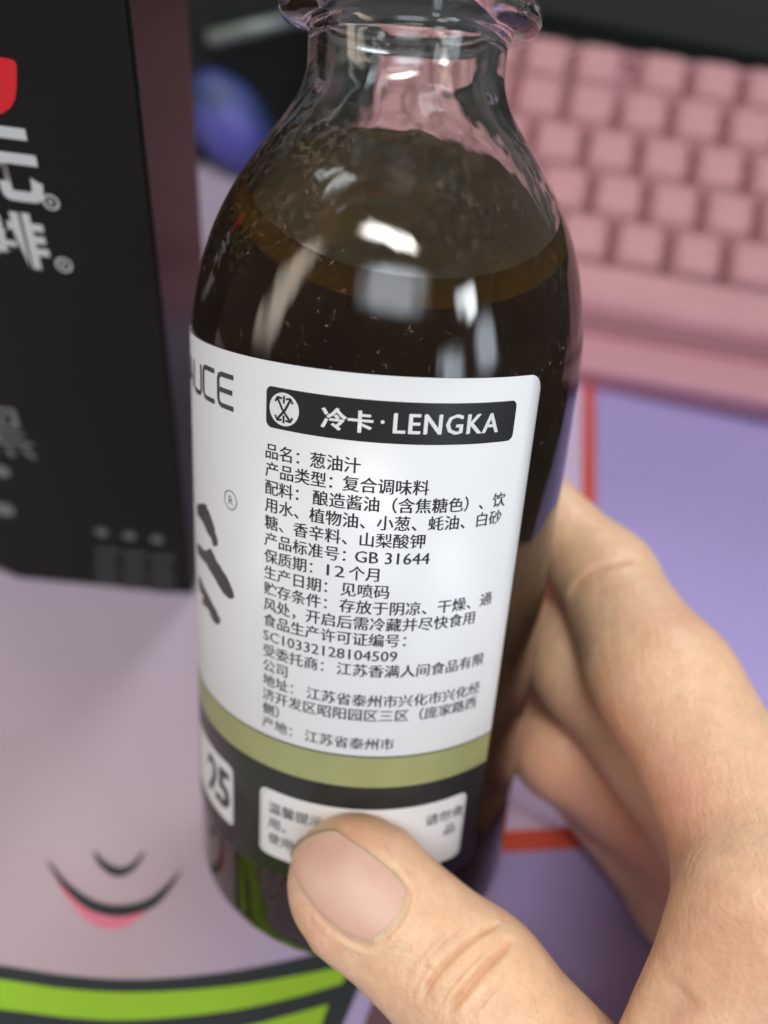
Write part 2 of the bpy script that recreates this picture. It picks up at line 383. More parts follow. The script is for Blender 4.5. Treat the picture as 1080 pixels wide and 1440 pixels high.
# label ------------------------------------------------------------
def wrap(bm, r):
    """bend a flat print (x = arc length, y = height, metres) round the bottle"""
    for v in bm.verts:
        a = v.co.x/RB; v.co = Vector((r*math.sin(a), -r*math.cos(a), v.co.y))
    return bm
A2X = RB*math.pi/180
def grid2d(x0, x1, y0, y1, step=0.0012):
    nx = max(1, int((x1-x0)/step)); bm = bmesh.new()
    a = [bm.verts.new((x0+(x1-x0)*k/nx, y0, 0)) for k in range(nx+1)]
    b = [bm.verts.new((x0+(x1-x0)*k/nx, y1, 0)) for k in range(nx+1)]
    for k in range(nx): bm.faces.new((a[k], a[k+1], b[k+1], b[k]))
    return bm
XR = 43.7*A2X; XL = -250*A2X
LT, LBm, GT, GB = 0.0920, 0.0165, 0.04070, 0.03555
# outline of the label with rounded right-hand corners, as a strip of columns
def label_sheet(r, thick):
    xs = list(np.arange(XL, XR-0.002, 0.0011))+list(XR-0.002+0.002*np.sin(np.linspace(0, math.pi/2, 9)))
    bm = bmesh.new(); rows = []
    for x in xs:
        dx = max(0, x-(XR-0.002)); c = 0.002-math.sqrt(max(0, 0.002**2-dx**2))
        rows.append((bm.verts.new((x, LBm+c, 0)), bm.verts.new((x, GB, 0)), bm.verts.new((x, GT, 0)), bm.verts.new((x, LT-c, 0))))
    for a, b in zip(rows, rows[1:]):
        for k in range(3): bm.faces.new((a[k], b[k], b[k+1], a[k+1]))
    wrap(bm, r)
    return bm
me = from_bm(label_sheet(RB+0.00009, 0))
label = link('label', me, M['label'], bottle, True); me.materials.append(M['green_ink']); me.materials.append(M['black_ink'])
for i, p in enumerate(me.polygons):
    z = sum(me.vertices[k].co.z for k in p.vertices)/len(p.vertices)
    p.material_index = 2 if z < GB-0.001 else (1 if z < GT-0.0005 else 0)
sol = label.modifiers.new('thickness', 'SOLIDIFY'); sol.thickness = 0.00007; sol.offset = -1
label['label'] = 'white wrap label with olive and black bands'
LIFT = RB+0.00009
def printed(name, bm, m, lvl=1):
    wrap(bm, LIFT+0.00003*lvl); o = link(name, from_bm(bm), m, label); return o
printed('band_edge', grid2d(XL, XR-0.0001, GT-0.00012, GT+0.00012), M['text_ink'])
X0 = -28.95*A2X
# header bar
hx0, hx1, hy0, hy1 = X0, 35.6*A2X, 0.08435, 0.0892
printed('header_bar', poly2d([rrect(hx0, hx1, hy0, hy1, 0.0008)], 0.0012), M['black_ink'])
hc = (hx0+0.00245, (hy0+hy1)/2)
printed('emblem_disc', poly2d([circle(*hc, 0.00195)], 0.0012), M['white_ink'], 2)
em = bmesh.new()
def resample(pts, step=0.0004):
    out = [np.array(pts[0], float)]
    for a, b in zip(pts, pts[1:]):
        a, b = np.array(a, float), np.array(b, float); n = max(1, int(np.linalg.norm(b-a)/step))
        out += [a+(b-a)*k/n for k in range(1, n+1)]
    return out
def add_ribbon(bm, pts, w):
    b = ribbon(resample(pts), w); me_ = bpy.data.meshes.new('tmp'); b.to_mesh(me_); b.free(); bm.from_mesh(me_); bpy.data.meshes.remove(me_)
for s in (-1, 1):
    add_ribbon(em, [(hc[0]-s*0.00085, hc[1]-0.00125), (hc[0]+s*0.0002, hc[1]), (hc[0]+s*0.00085, hc[1]+0.00125)], 0.00028)
for sx in (-1, 1):
    for sy in (-1, 1):
        c = np.array([hc[0]+sx*0.00085, hc[1]+sy*0.00125])
        add_ribbon(em, [c+(-sx*0.0006, 0.0), c+(0, sy*0.0001), c+(sx*0.0003, -sy*0.00045)], 0.00026)
add_ribbon(em, [(hc[0], hc[1]-0.0016), (hc[0], hc[1]-0.0007)], 0.00026)
add_ribbon(em, [(hc[0], hc[1]+0.0007), (hc[0], hc[1]+0.0016)], 0.00026)
printed('emblem', em, M['black_ink'], 3)
def put_text(body, x, y, size, m, name='printed_text', width=None, offset=0.0, lvl=1, spacing=1.0, res=2, strike=0.024):
    bm = text_bm(body, size, offset, res, spacing)
    a, b = bm_width(bm)
    k = (width/(b-a)) if width else 1.0
    for v in bm.verts: v.co.x = (v.co.x-a)*k+x; v.co.y += y
    if strike:                                     # a second strike thickens the strokes
        b2 = bm.copy()
        for v in b2.verts: v.co.x += strike*size; v.co.y += strike*size*0.5
        for v in bm.verts: v.co.x -= strike*size*0.5
        wrap(b2, LIFT+0.00003*lvl+0.000012); me_ = bpy.data.meshes.new('tmp'); b2.to_mesh(me_); b2.free()
        wrap(bm, LIFT+0.00003*lvl); bm.from_mesh(me_); bpy.data.meshes.remove(me_)
        return link(name, from_bm(bm), m, label)
    return printed(name, bm, m, lvl)
put_text('冷卡', invb(452, 590)[0], 0.0856, 0.00265, M['white_ink'], offset=0.018, lvl=2, width=invb(524, 600)[0]-invb(452, 590)[0])
dx = invb(538, 595)[0]
printed('printed_text', poly2d([circle(dx, 0.0868, 0.00022, 12)]), M['white_ink'], 2)
put_text('LENGKA', invb(553, 600)[0], 0.0856, 0.0033, M['white_ink'], offset=0.006, lvl=2, width=invb(699, 600)[0]-invb(553, 600)[0], spacing=1.12)
LINES = [('品名：', '葱油汁', 437), ('产品类型：', '复合调味料', 483), ('配料：', '酿造酱油（含焦糖色）、饮', 441), ('用水、植物油、小葱、蚝油、白砂', None, 0), ('糖、香辛料、山梨酸钾', None, 0),
         ('产品标准号：', 'GB 31644', 501), ('保质期：', '12个月', 461), ('生产日期：', '见喷码', 481), ('贮存条件：', '存放于阴凉、干燥、通', 479), ('风处，开启后需冷藏并尽快食用', None, 0),
         ('食品生产许可证编号：', None, 0), ('SC10332128104509', None, 0), ('受委托商：', '江苏香满人间食品有限', 475), ('公司', None, 0), ('地址：', '江苏省泰州市兴化市兴化经', 432),
         ('济开发区昭阳园区三区（庞家路西', None, 0), ('侧）', None, 0), ('产地：', '江苏省泰州市', 429)]
base_y = [80.6, 78.15, 75.85, 73.6, 71.35, 69.15, 66.9, 64.65, 62.4, 60.15, 57.95, 55.7, 53.4, 51.0, 48.5, 46.2, 43.95, 41.75]
CH = 2.03e-3
for i, ((a, b, px), y) in enumerate(zip(LINES, base_y)):
    y = (80.55-2.272*i)*1e-3+0.12e-3
    latin = a.startswith('SC')
    if latin: put_text(a, X0, y, CH*1.05, M['text_ink'], width=invb(560, 900)[0]-X0, offset=-0.004)
    else: put_text(a, X0, y, CH, M['text_ink'], offset=0.0)
    if b:
        x = invb(px, 640+23*i)[0]
        if b.startswith('GB'): put_text(b, x, y, CH*1.08, M['text_ink'], width=invb(604, 780)[0]-x, offset=-0.004)
        elif b.startswith('12'):
            x2 = invb(491, 800)[0]
            put_text('12', x, y, CH*1.08, M['text_ink'], width=(x2-x)*0.80, offset=-0.006); put_text('个月', x2, y, CH, M['text_ink'], offset=0.0)
        else:
            x_end = 35.9*A2X if len(b) >= 10 else None
            put_text(b, x, y, CH, M['text_ink'], offset=0.0, width=(x_end-x) if x_end else None)
    
# front face, turning away on the left
ex, cxx = invb(318, 553), invb(303, 540)
def letter(strokes, w=0.00062):
    bm = bmesh.new()
    for s in strokes: add_ribbon(bm, s, w)
    return bm
ey0, ey1 = 0.0852, 0.0890; lw = 0.0032
xe = -40.3*A2X-lw
def rr_stroke(x0, x1, y0, y1, r, kind):
    if kind == 'C': return [(x1, y1), (x0+r, y1), (x0+0.3*r, y1-0.3*r), (x0, y1-r), (x0, y0+r), (x0+0.3*r, y0+0.3*r), (x0+r, y0), (x1, y0)]
    if kind == 'U': return [(x0, y1), (x0, y0+r), (x0+0.3*r, y0+0.3*r), (x0+r, y0), (x1-r, y0), (x1-0.3*r, y0+0.3*r), (x1, y0+r), (x1, y1)]
def letter_obj(strokes): printed('printed_letter', letter(strokes), M['brush_ink'])
letter_obj([rr_stroke(xe, xe+lw, ey0, ey1, 0.0007, 'C'), [(xe, (ey0+ey1)/2), (xe+lw*0.93, (ey0+ey1)/2)]])
letter_obj([rr_stroke(xe-0.0041, xe-0.0041+lw, ey0, ey1, 0.0007, 'C')])
letter_obj([rr_stroke(xe-0.0082, xe-0.0082+lw, ey0, ey1, 0.0007, 'U')])
letter_obj([[(xe-0.0123, ey0), (xe-0.0123+lw/2, ey1), (xe-0.0123+lw, ey0)], [(xe-0.0123+0.0006, ey0+0.0012), (xe-0.0123+lw-0.0006, ey0+0.0012)]])
letter_obj([[(xe-0.0164+lw, ey1), (xe-0.0164, ey1), (xe-0.0164, (ey0+ey1)/2), (xe-0.0164+lw, (ey0+ey1)/2), (xe-0.0164+lw, ey0), (xe-0.0164, ey0)]])
rx = invb(325, 703)
bmr = bmesh.new()
add_ribbon(bmr, [(rx[0]+0.00125*math.cos(t), rx[1]+0.00125*math.sin(t)) for t in np.linspace(0, 2*math.pi, 33)], 0.00014)
t_ = text_bm('R', 0.0017, 0.0)
for v in t_.verts: v.co.x += rx[0]-0.00048; v.co.y += rx[1]-0.0006
me_ = bpy.data.meshes.new('tmp'); t_.to_mesh(me_); t_.free(); bmr.from_mesh(me_); bpy.data.meshes.remove(me_)
printed('registered_mark', bmr, M['brush_ink'])
Z7 = lambda pts: [(260+a/2.571, 680+b/2.571) for a, b in pts]
brush = [[(48, 75), (75, 73), (84, 90), (97, 115), (110, 160), (123, 214), (113, 226), (104, 222), (96, 195), (84, 178), (68, 140), (54, 118), (48, 112)],
         [(50, 215), (75, 240), (95, 235), (112, 265), (131, 300), (150, 330), (166, 360), (180, 405), (170, 418), (158, 412), (140, 393), (120, 360), (104, 332), (88, 305), (75, 283), (50, 250)],
         [(54, 330), (64, 352), (75, 380), (88, 405), (100, 430), (117, 462), (131, 492), (124, 509), (105, 495), (94, 470), (85, 450), (66, 430), (70, 405), (62, 395), (54, 372)]]
for b in brush:
    P = np.array([invb(*p) for p in Z7(b)])
    P = smooth_curve(P, 3, True); P += rng.normal(0, 0.00006, P.shape)
    printed('brush_stroke', poly2d([[tuple(q) for q in P]], 0.0015), M['brush_ink'])
# black band: the number box and the notice panel
n_r = -41.2*A2X
def framed(x0, x1, y0, y1, r, lw_=0.00022):
    printed('panel', poly2d([rrect(x0, x1, y0, y1, r)], 0.0012), M['white_ink'])
    c = rrect(x0+0.0004, x1-0.0004, y0+0.0004, y1-0.0004, r*0.8); printed('panel_line', ribbon(c+[c[0]], lw_*0.5), M['line_ink'], 2)
framed(n_r-0.0135, n_r, 0.0203, 0.0314, 0.0011)
put_text('25', n_r-0.0078, 0.0226, 0.0098, M['text_ink'], width=0.0068, offset=0.02, lvl=2, name='printed_number')
framed(-29.4*A2X, 36.6*A2X, 0.0197, 0.0317, 0.0012)
px0 = -26.2*A2X
for body, x, y in (('温馨提示：', px0, 0.0278), ('请勿食', 22.5*A2X, 0.0278), ('用。', px0, 0.0250), ('品', 29.5*A2X, 0.0250), ('使用', px0, 0.0222)):
    put_text(body, x, y, 0.00215, M['text_ink'], offset=0.0, lvl=2)

# ------------------------------------------------------------------ the black box on the left
M['box_front'] = bump(mat('matte black card', (0.008, 0.008, 0.007), 0.6, Specular_IOR_Level=0.3), 1500, 0.06, 0.0002)
M['box_side'] = mat('glossy black card', (0.010, 0.007, 0.008), 0.34, Specular_IOR_Level=0.12)
M['box_white'] = mat('white foil print', (0.62, 0.64, 0.63), 0.5)
M['box_grey'] = mat('grey print', (0.20, 0.21, 0.20), 0.5)
M['box_dim'] = mat('dim print', (0.085, 0.09, 0.088), 0.5)
M['box_red'] = mat('red print', (0.72, 0.02, 0.03), 0.5)
BW, BD, BH = 0.085, 0.034, 0.165
def box_axes(h):
    bR, bL = on_plane(272, 836, h), on_plane(26, 813, h)
    x = bR-bL; x /= np.linalg.norm(x)
    m = np.cross(WD(pix(272, 836, 1.0)), WD(pix(181, 0, 1.0)))   # the upright front edge lies in this sight plane
    z = np.cross(m, x); z /= np.linalg.norm(z); z *= np.sign(z[2])
    return bR, x, np.cross(z, x), z
hb = 0.0
for _ in range(20):
    bR, bx, by, bz = box_axes(hb)
    hb = max(0.0, -BD*by[2])+0.0005
print('BOX lean', math.degrees(math.acos(bz[2])), 'dir', bz, 'h', hb)
box = empty('coffee_box', frame_mw(bx, by, bz, bR))
tag(box, 'matte black card box with white and red lettering at the left', 'box')
def carton(x0, x1, y0, y1, z0, z1, ch, chx):
    """front outline with a cut lower corner, pushed back by the depth of the box"""
    out = [(x1, z0), (x1, z1), (x0, z1), (x0, z0+ch), (chx-ch, z0+ch), (chx, z0)]
    bm = bmesh.new()
    f = [bm.verts.new((x, y0, z)) for x, z in out]; b = [bm.verts.new((x, y1, z)) for x, z in out]
    bm.faces.new(f); bm.faces.new(b[::-1])
    for k in range(len(out)): bm.faces.new((f[k], f[(k+1) % 6], b[(k+1) % 6], b[k]))
    bmesh.ops.bevel(bm, geom=bm.edges[:], offset=0.0005, segments=2, affect='EDGES')
    return bm
bme = from_bm(carton(-BW, 0, 0, BD, 0, BH, 0.007, -np.linalg.norm(on_plane(272, 836, hb)-on_plane(26, 813, hb))))
carton_o = link('carton', bme, M['box_front'], box); bme.materials.append(M['box_side'])
for p in bme.polygons:
    if p.normal.x > 0.9: p.material_index = 1
BMW = np.array(box.matrix_world); BINV = np.linalg.inv(BMW)
def on_box(x, y):
    d = WD(pix(x, y, 1.0)); n = by; t = ((bR-CAMP)@n)/(d@n); P = CAMP+t*d
    q = BINV@np.array([*P, 1]); return q[0], q[2]
def box_print(name, bm, m, lvl=1):
    for v in bm.verts: v.co = Vector((v.co.x, -0.00012*lvl, v.co.y))
    return link(name, from_bm(bm), m, carton_o)
def box_poly(px): return [on_box(*p) for p in px]
# red mark, large glyphs, small marks and the blocks of small print
box_print('red_mark', poly2d([box_poly([(-40, 74), (14, 82), (21, 85), (24, 92), (24, 120), (22, 138), (16, 150), (6, 158), (-6, 162), (-40, 160)])]), M['box_red'])
def box_text(body, px_top, px_bot, m, offset=0.02, name='printed_glyph', shear=0.0):
    """set a glyph by its upper and lower right-hand corners in the picture"""
    x1, z1 = on_box(*px_top); x2, z0 = on_box(*px_bot)
    bm = text_bm(body, 1, offset, 4, 1.0, shear)
    xs = [v.co.x for v in bm.verts]; ys = [v.co.y for v in bm.verts]
    b, c, d = max(xs), min(ys), max(ys); k = (z1-z0)/(d-c)
    for v in bm.verts:
        v.co.x = max(x1, x2)+(v.co.x-b)*k; v.co.y = z0+(v.co.y-c)*k
    return box_print(name, bm, m)
box_text('无', (44, 182), (60, 290), M['box_white'], 0.03)
box_text('啡', (58, 302), (70, 380), M['box_white'], 0.03)
for c_ in ((72, 284), (90, 372)):
    q = on_box(*c_); e = np.linalg.norm(np.array(on_box(c_[0]+10, c_[1]))-np.array(q))
    bmr = bmesh.new(); add_ribbon(bmr, [(q[0]+e*math.cos(t), q[1]+e*math.sin(t)) for t in np.linspace(0, 2*math.pi, 25)], e*0.3)
    t_ = text_bm('R', e*1.3, 0.02)
    for v in t_.verts: v.co.x += q[0]-e*0.4; v.co.y += q[1]-e*0.45
    me_ = bpy.data.meshes.new('tmp'); t_.to_mesh(me_); t_.free(); bmr.from_mesh(me_); bpy.data.meshes.remove(me_)
    box_print('registered_mark', bmr, M['box_white'])
box_text('黑', (33, 576), (42, 645), M['box_grey'], 0.0)
box_print('printed_dot', poly2d([circle(*on_box(2, 662), 0.0018, 14)]), M['box_grey'])
box_print('printed_dot', poly2d([circle(*on_box(6, 716), 0.0022, 14)]), M['box_grey'])
for k in range(3):
    x = 143+k*39; y = 748+k*5
    q = on_box(x, y); box_print('printed_dot', poly2d([circle(*q, 0.0014, 12)]), M['box_grey'])
    for j in range(4):
        yy = y+22+j*15
        a = box_poly([(x-8, yy), (x+24-(j % 2)*3, yy+2), (x+24-(j % 2)*3, yy+9), (x-8, yy+7)])
        box_print('small_print', poly2d([a]), M['box_dim'])

# ------------------------------------------------------------------ the pink keyboard
KO = np.array([0.07521265, -0.14719972, 0.28470373])
KX = np.array([0.97713267, 0.19579459, -0.08292304]); KV = np.array([-0.21182489, 0.9302717, -0.29954096]); KN = np.array([0.01849246, 0.31025642, 0.95047303])
kb = empty('keyboard', frame_mw(WD(KX), WD(-KV), WD(-KN), W(KO)))
tag(kb, 'pink mechanical keyboard with blank square keycaps behind the bottle', 'keyboard')
U = 0.01905
M['keycap'] = bump(vary(mat('pink keycap', (0.6, 0.34, 0.36), 0.45), (0.55, 0.285, 0.30), (0.60, 0.315, 0.33), 40), 2000, 0.05, 0.0002)
M['case'] = bump(mat('pink case', (0.52, 0.245, 0.28), 0.5), 1500, 0.05, 0.0002)
KZ = 0.003                        # key tops above the measured plane
K0 = -4.5
kl, kr, kf, kbk = (K0-0.35)*U, (K0+16.35)*U, -5.45*U, 1.75*U
case_top, case_bot = -0.0075, -0.0165
# plate, front lip and the rims round the keys
link('plate', from_bm(box_bm(kl+0.001, kr-0.001, -4.55*U, 1.56*U, case_bot+0.004, -0.0072)), M['case'], kb)
link('bottom_case', from_bm(box_bm(kl, kr, kf, kbk, case_bot, -0.0095, 0.002)), M['case'], kb)
link('front_lip', from_bm(box_bm(kl, kr, kf, -4.72*U, -0.0102, -0.0040, 0.0022, 3)), M['case'], kb)
link('back_rim', from_bm(box_bm(kl, kr, 1.56*U, kbk, -0.0102, -0.0035, 0.0015)), M['case'], kb)
link('side_rim', from_bm(box_bm(kl, (K0-0.04)*U, -4.71*U, 1.55*U, -0.0102, -0.0035, 0.0015)), M['case'], kb)
link('side_rim', from_bm(box_bm((K0+16.04)*U, kr, -4.71*U, 1.55*U, -0.0102, -0.0035, 0.0015)), M['case'], kb)
for x in (kl+0.03, kr-0.03):
    bmf = box_bm(x-0.012, x+0.012, kbk-0.016, kbk-0.004, case_bot-0.052, case_bot+0.001, 0.002)
    link('foot', from_bm(bmf), M['case'], kb)
_kc = {}
def keycap(x, v, w):
    if w not in _kc:
        hw = w*U/2-0.0005
        bm = box_bm(-hw, hw, -U/2+0.0005, U/2-0.0005, -0.0078, 0, 0, taper=(0.0021, 0.0021, 0.0024, 0.0010))
        bmesh.ops.bevel(bm, geom=[e for e in bm.edges if not all(q.co.z < -0.007 for q in e.verts)], offset=0.0011, segments=3, affect='EDGES')
        _kc[w] = from_bm(bm)
    o = link('keycap', _kc[w], M['keycap'], kb); o.location = (x, -v*U, KZ+(-0.0004 if v in (1, 2) else 0))
def row(v, widths):
    x = K0
    for w in widths:
        if w > 0: keycap((x+w/2)*U, v, w)
        x += abs(w)
row(-1, [1, 1, 1, 1, 1, -0.25, 1, 1, 1, 1, -0.25, 1, 1, 1, 1, -0.5, 1, 1])
row(0, [1]*13+[2, 1])
row(1, [1.5]+[1]*12+[1.5, 1])
row(2, [1.75]+[1]*11+[2.25, 1])
row(3, [2.25]+[1]*10+[1.75, 1, 1])
row(4, [1.25, 1.25, 1.25, 6.25, 1, 1, 1, 1, 1, 1])

# ------------------------------------------------------------------ dark things at the back
M['black_plastic'] = bump(mat('black plastic', (0.012, 0.014, 0.013), 0.4), 900, 0.06, 0.0003)
M['dark_panel'] = mat('dark grey plastic', (0.03, 0.034, 0.032), 0.5)
M['steel'] = mat('brushed steel', (0.22, 0.26, 0.24), 0.5, Metallic=0.6)
M['blue'] = vary(mat('blue violet fabric', (0.08, 0.1, 0.45), 0.5), (0.010, 0.04, 0.10), (0.085, 0.085, 0.36), 26, 0.42, 0.58)
kxw, kyw = WD(KX), np.cross([0, 0, 1], WD(KX)); kyw /= np.linalg.norm(kyw); kxh = np.cross(kyw, [0, 0, 1])
back = W(KO)-WD(KV)*2.0*U; back = np.array([back[0], back[1], 0.0])+kyw*0.022
stand = empty('monitor_stand', frame_mw(kxh, kyw, [0, 0, 1], back))
tag(stand, 'black monitor base standing behind the pink keyboard', 'monitor stand')
link('base_block', from_bm(box_bm(-0.17, 0.30, 0, 0.14, 0.0005, 0.060, 0.004, 3)), M['black_plastic'], stand)
link('screen_back', from_bm(box_bm(-0.20, 0.34, 0.03, 0.055, 0.0605, 0.33, 0.004, 3)), M['dark_panel'], stand)
# steel rod and the blue thing in front of it, seen left of the bottle neck
def tube_between(a, b, r, n=20):
    a, b = Vector(a), Vector(b); d = (b-a); bm = bmesh.new()
    bmesh.ops.create_cone(bm, cap_ends=True, segments=n, radius1=r, radius2=r, depth=d.length)
    bmesh.ops.bevel(bm, geom=[e for e in bm.edges if len(e.link_faces) == 2 and e.calc_face_angle(0) > 1], offset=r*0.3, segments=2, affect='EDGES')
    rot = d.to_track_quat('Z', 'Y').to_matrix().to_4x4(); rot.translation = (a+b)/2
    bm.transform(rot); return bm
ca, cb = on_plane(225, 236), on_plane(470, 222)
cxd = (cb-ca); cl = np.linalg.norm(cxd); cxd /= cl; cyd = np.cross([0, 0, 1], cxd)
case_o = empty('black_case', frame_mw(cxd, cyd, [0, 0, 1], ca))
tag(case_o, 'black plastic case with a thin metal handle behind the bottle neck', 'case')
link('case_body', from_bm(box_bm(0, cl, 0, 0.05, 0.0005, 0.090, 0.004, 3)), M['black_plastic'], case_o)
link('case_lid', from_bm(box_bm(-0.002, cl+0.002, -0.002, 0.052, 0.0905, 0.125, 0.004, 3)), M['dark_panel'], case_o)
CI = np.linalg.inv(np.array(case_o.matrix_world))
def on_case(x, y, off):
    d = WD(pix(x, y, 1.0)); t = ((ca-cyd*off-CAMP)@cyd)/(d@cyd); return (CI@np.array([*(CAMP+t*d), 1]))[:3]
ra, rb = on_case(291, 56, 0.006), on_case(455, 17, 0.006)
link('handle_bar', from_bm(tube_between(ra, rb, 0.0030)), M['steel'], case_o, True)
for q in (ra*0.94+rb*0.06, ra*0.06+rb*0.94): link('handle_post', from_bm(tube_between(q, q+np.array([0, 0.008, 0]), 0.0016)), M['steel'], case_o, True)
bc = W(pix(322, 180, 0.330))
bmb = bmesh.new(); bmesh.ops.create_uvsphere(bmb, u_segments=40, v_segments=24, radius=1)
for v in bmb.verts:
    n = v.co.copy(); k = 1+0.06*math.sin(3*n.x+1)+0.05*math.sin(4*n.y+2*n.z)
    v.co = Vector((n.x*0.019*k-n.z*0.006, n.y*0.0125*k, n.z*bc[2]*k))
blue = link('blue_pouch', from_bm(bmb), M['blue'], None, True); blue.location = (bc[0], bc[1], bc[2]*1.06)
tag(blue, 'small rounded blue and violet object between black box and bottle', 'pouch')

# ------------------------------------------------------------------ the hand
def seg_sdf(P, a, b, ra, rb_, flat=None, k=1.0):
    a, b = np.asarray(a), np.asarray(b)
    ab = b-a; L2 = ab@ab
    t = np.clip(((P-a)@ab)/L2, 0, 1)
    d = P-a-t[..., None]*ab
    if flat is not None:
        n = np.asarray(flat, float); n = n-(n@ab)/L2*ab; n /= np.linalg.norm(n)
        c = d@n; q = np.sqrt(np.maximum((d*d).sum(-1)-c*c, 0)+(c/k)**2)
    else: q = np.linalg.norm(d, axis=-1)
    return q-(ra+(rb_-ra)*t)
def smin(a, b, k):
    h = np.clip(0.5+0.5*(b-a)/k, 0, 1); return b+(a-b)*h-k*h*(1-h)
def bot(phi, r, h):
    f = rad(phi); return P0+h*1e-3*UB+r*1e-3*(math.cos(f)*E1-math.sin(f)*E2)
mmx = 1e-3
# joints, in camera coordinates
TH = dict(tip=pix(506, 1249, 0.1046), ip=pix(668, 1394, 0.1005), mcp=pix(894, 1655, 0.096), cmc=pix(1420, 1800, 0.104))
IX = dict(mcp=pix(1128, 1290, 0.093), pip=pix(938, 962, 0.1125), dip=pix(852, 812, 0.1285), tip=bot(42, 34.2, 63))
ULN = np.array([-0.05, 0.25, 0.967])
MD = dict(mcp=pix(1040, 1185, 0.124), pip=bot(4, 38, 39), dip=bot(42, 35.5, 39), tip=bot(78, 34.5, 37))
RG = dict(mcp=pix(1008, 1212, 0.140), pip=bot(8, 37.0, 19), dip=bot(46, 35.3, 18), tip=bot(80, 34, 20))
PK = dict(mcp=pix(965, 1262, 0.150), pip=bot(28, 38, 16), dip=bot(56, 35, 9), tip=bot(82, 33.5, 7))
WR = IX['mcp']*0.3+PK['mcp']*0.7+np.array([0.055, 0.055, -0.012])
WR1 = pix(1660, 1960, 0.112)
view = np.array([0, 0, 1.0])
def finger(P, J, r, kk=0.004):
    d = seg_sdf(P, J['mcp'], J['pip'], r[0], r[1])
    d = smin(d, seg_sdf(P, J['pip'], J['dip'], r[1], r[2]), kk)
    return smin(d, seg_sdf(P, J['dip'], J['tip'], r[2], r[3]), kk)
def hand_sdf(P):
    # thumb: slightly flattened towards the viewer (nail side)
    tn = np.array([0.18, -0.25, -0.95])
    d = seg_sdf(P, TH['tip'], TH['ip'], 8.8*mmx, 9.5*mmx, tn, 0.80)
    tip2 = TH['tip']+(TH['tip']-TH['ip'])*0.10
    d = smin(d, seg_sdf(P, tip2, TH['tip'], 7.6*mmx, 8.6*mmx, tn, 0.72), 0.003)
    d = smin(d, seg_sdf(P, TH['ip'], TH['mcp'], 9.4*mmx, 11.2*mmx, tn, 0.92), 0.003)
    d = smin(d, seg_sdf(P, TH['mcp'], TH['cmc'], 11.2*mmx, 17*mmx), 0.006)
    ix = finger(P, IX, (11.0*mmx, 9.2*mmx, 7.4*mmx, 6.4*mmx))
    # pad on the underside of the middle phalanx
    pad = seg_sdf(P, IX['pip']*0.75+IX['dip']*0.25+np.array([-0.0016, 0.0012, 0.001]), IX['pip']*0.40+IX['dip']*0.60+np.array([-0.0014, 0.0008, 0.001]), 7.9*mmx, 7.0*mmx)
    ix = smin(ix, pad, 0.003)
    md = finger(P, MD, (11*mmx, 9.4*mmx, 8.0*mmx, 6.8*mmx))
    rg = finger(P, RG, (10.5*mmx, 8.2*mmx, 7.0*mmx, 6.3*mmx))
    pk = finger(P, PK, (9.5*mmx, 7.2*mmx, 6.2*mmx, 5.6*mmx))
    fg = smin(smin(smin(ix, md, 0.0012), rg, 0.0012), pk, 0.0012)
    palm = seg_sdf(P, IX['mcp'], WR, 13*mmx, 15*mmx)
    for J, r in ((MD, 12), (RG, 11.5), (PK, 10.5)):
        palm = smin(palm, seg_sdf(P, J['mcp'], WR, r*mmx, 14*mmx), 0.008)
    palm = smin(palm, seg_sdf(P, WR, WR1+np.array([0, 0, 0.02]), 19*mmx, 24*mmx), 0.012)
    # web of skin between thumb and index finger
    web = seg_sdf(P, TH['mcp']*0.35+TH['cmc']*0.65, IX['mcp']+np.array([-0.001, 0.004, 0.003]), 13*mmx, 10.0*mmx)
    web = smin(web, seg_sdf(P, TH['mcp']*0.72+TH['cmc']*0.28+np.array([0.002, 0, 0.004]), IX['mcp']*0.80+IX['pip']*0.20+np.array([-0.001, 0.003, 0.004]), 6.2*mmx, 7.0*mmx), 0.008)
    web = smin(web, seg_sdf(P, pix(1046, 1268, 0.0900), pix(940, 1515, 0.0900), 6.6*mmx, 6.8*mmx), 0.004)
    body = smin(palm, web, 0.006)
    h = smin(body, fg, 0.0025)
    h = smin(h, d, 0.0035)
    # nothing sinks into the glass: pads press flat against it
    q = P-P0; ax = q@UB; rr_ = np.linalg.norm(q-ax[..., None]*UB, axis=-1)
    h = np.maximum(h, (RB+0.00022)-rr_)
    return np.maximum(h, P@DOWN-(CAM_H-0.0008))
VX = 0.0006
lo = np.array([-0.012, -0.006, 0.072]); hi = np.array([0.150, 0.165, 0.200])
nn = np.ceil((hi-lo)/VX).astype(int)
SD = np.empty(nn, np.float32)
gx = lo[0]+VX*np.arange(nn[0]); gy = lo[1]+VX*np.arange(nn[1]); gz = lo[2]+VX*np.arange(nn[2])
# coarse pass first, then only the cells near the surface are evaluated finely
CS = 8
cgx, cgy, cgz = gx[::CS], gy[::CS], gz[::CS]
CP = np.stack(np.meshgrid(cgx, cgy, cgz, indexing='ij'), -1)
CD = hand_sdf(CP)
near = np.abs(CD) < CS*VX*1.9
for d_ in range(3): near = near | np.roll(near, 1, d_)
SD[:] = np.repeat(np.repeat(np.repeat(CD, CS, 0), CS, 1), CS, 2)[:nn[0], :nn[1], :nn[2]]
cells = np.argwhere(near)
oo = np.stack(np.meshgrid(*[np.arange(CS)]*3, indexing='ij'), -1).reshape(-1, 3)
for s0 in range(0, len(cells), 600):
    idx = (cells[s0:s0+600, None]*CS+oo[None]).reshape(-1, 3)
    idx = idx[(idx < nn).all(1)]
    SD[idx[:, 0], idx[:, 1], idx[:, 2]] = hand_sdf(lo+VX*idx)
import openvdb
vg = openvdb.FloatGrid(1.0); vg.copyFromArray(np.ascontiguousarray(SD/VX))
hv, hq = vg.convertToQuads(0.0)
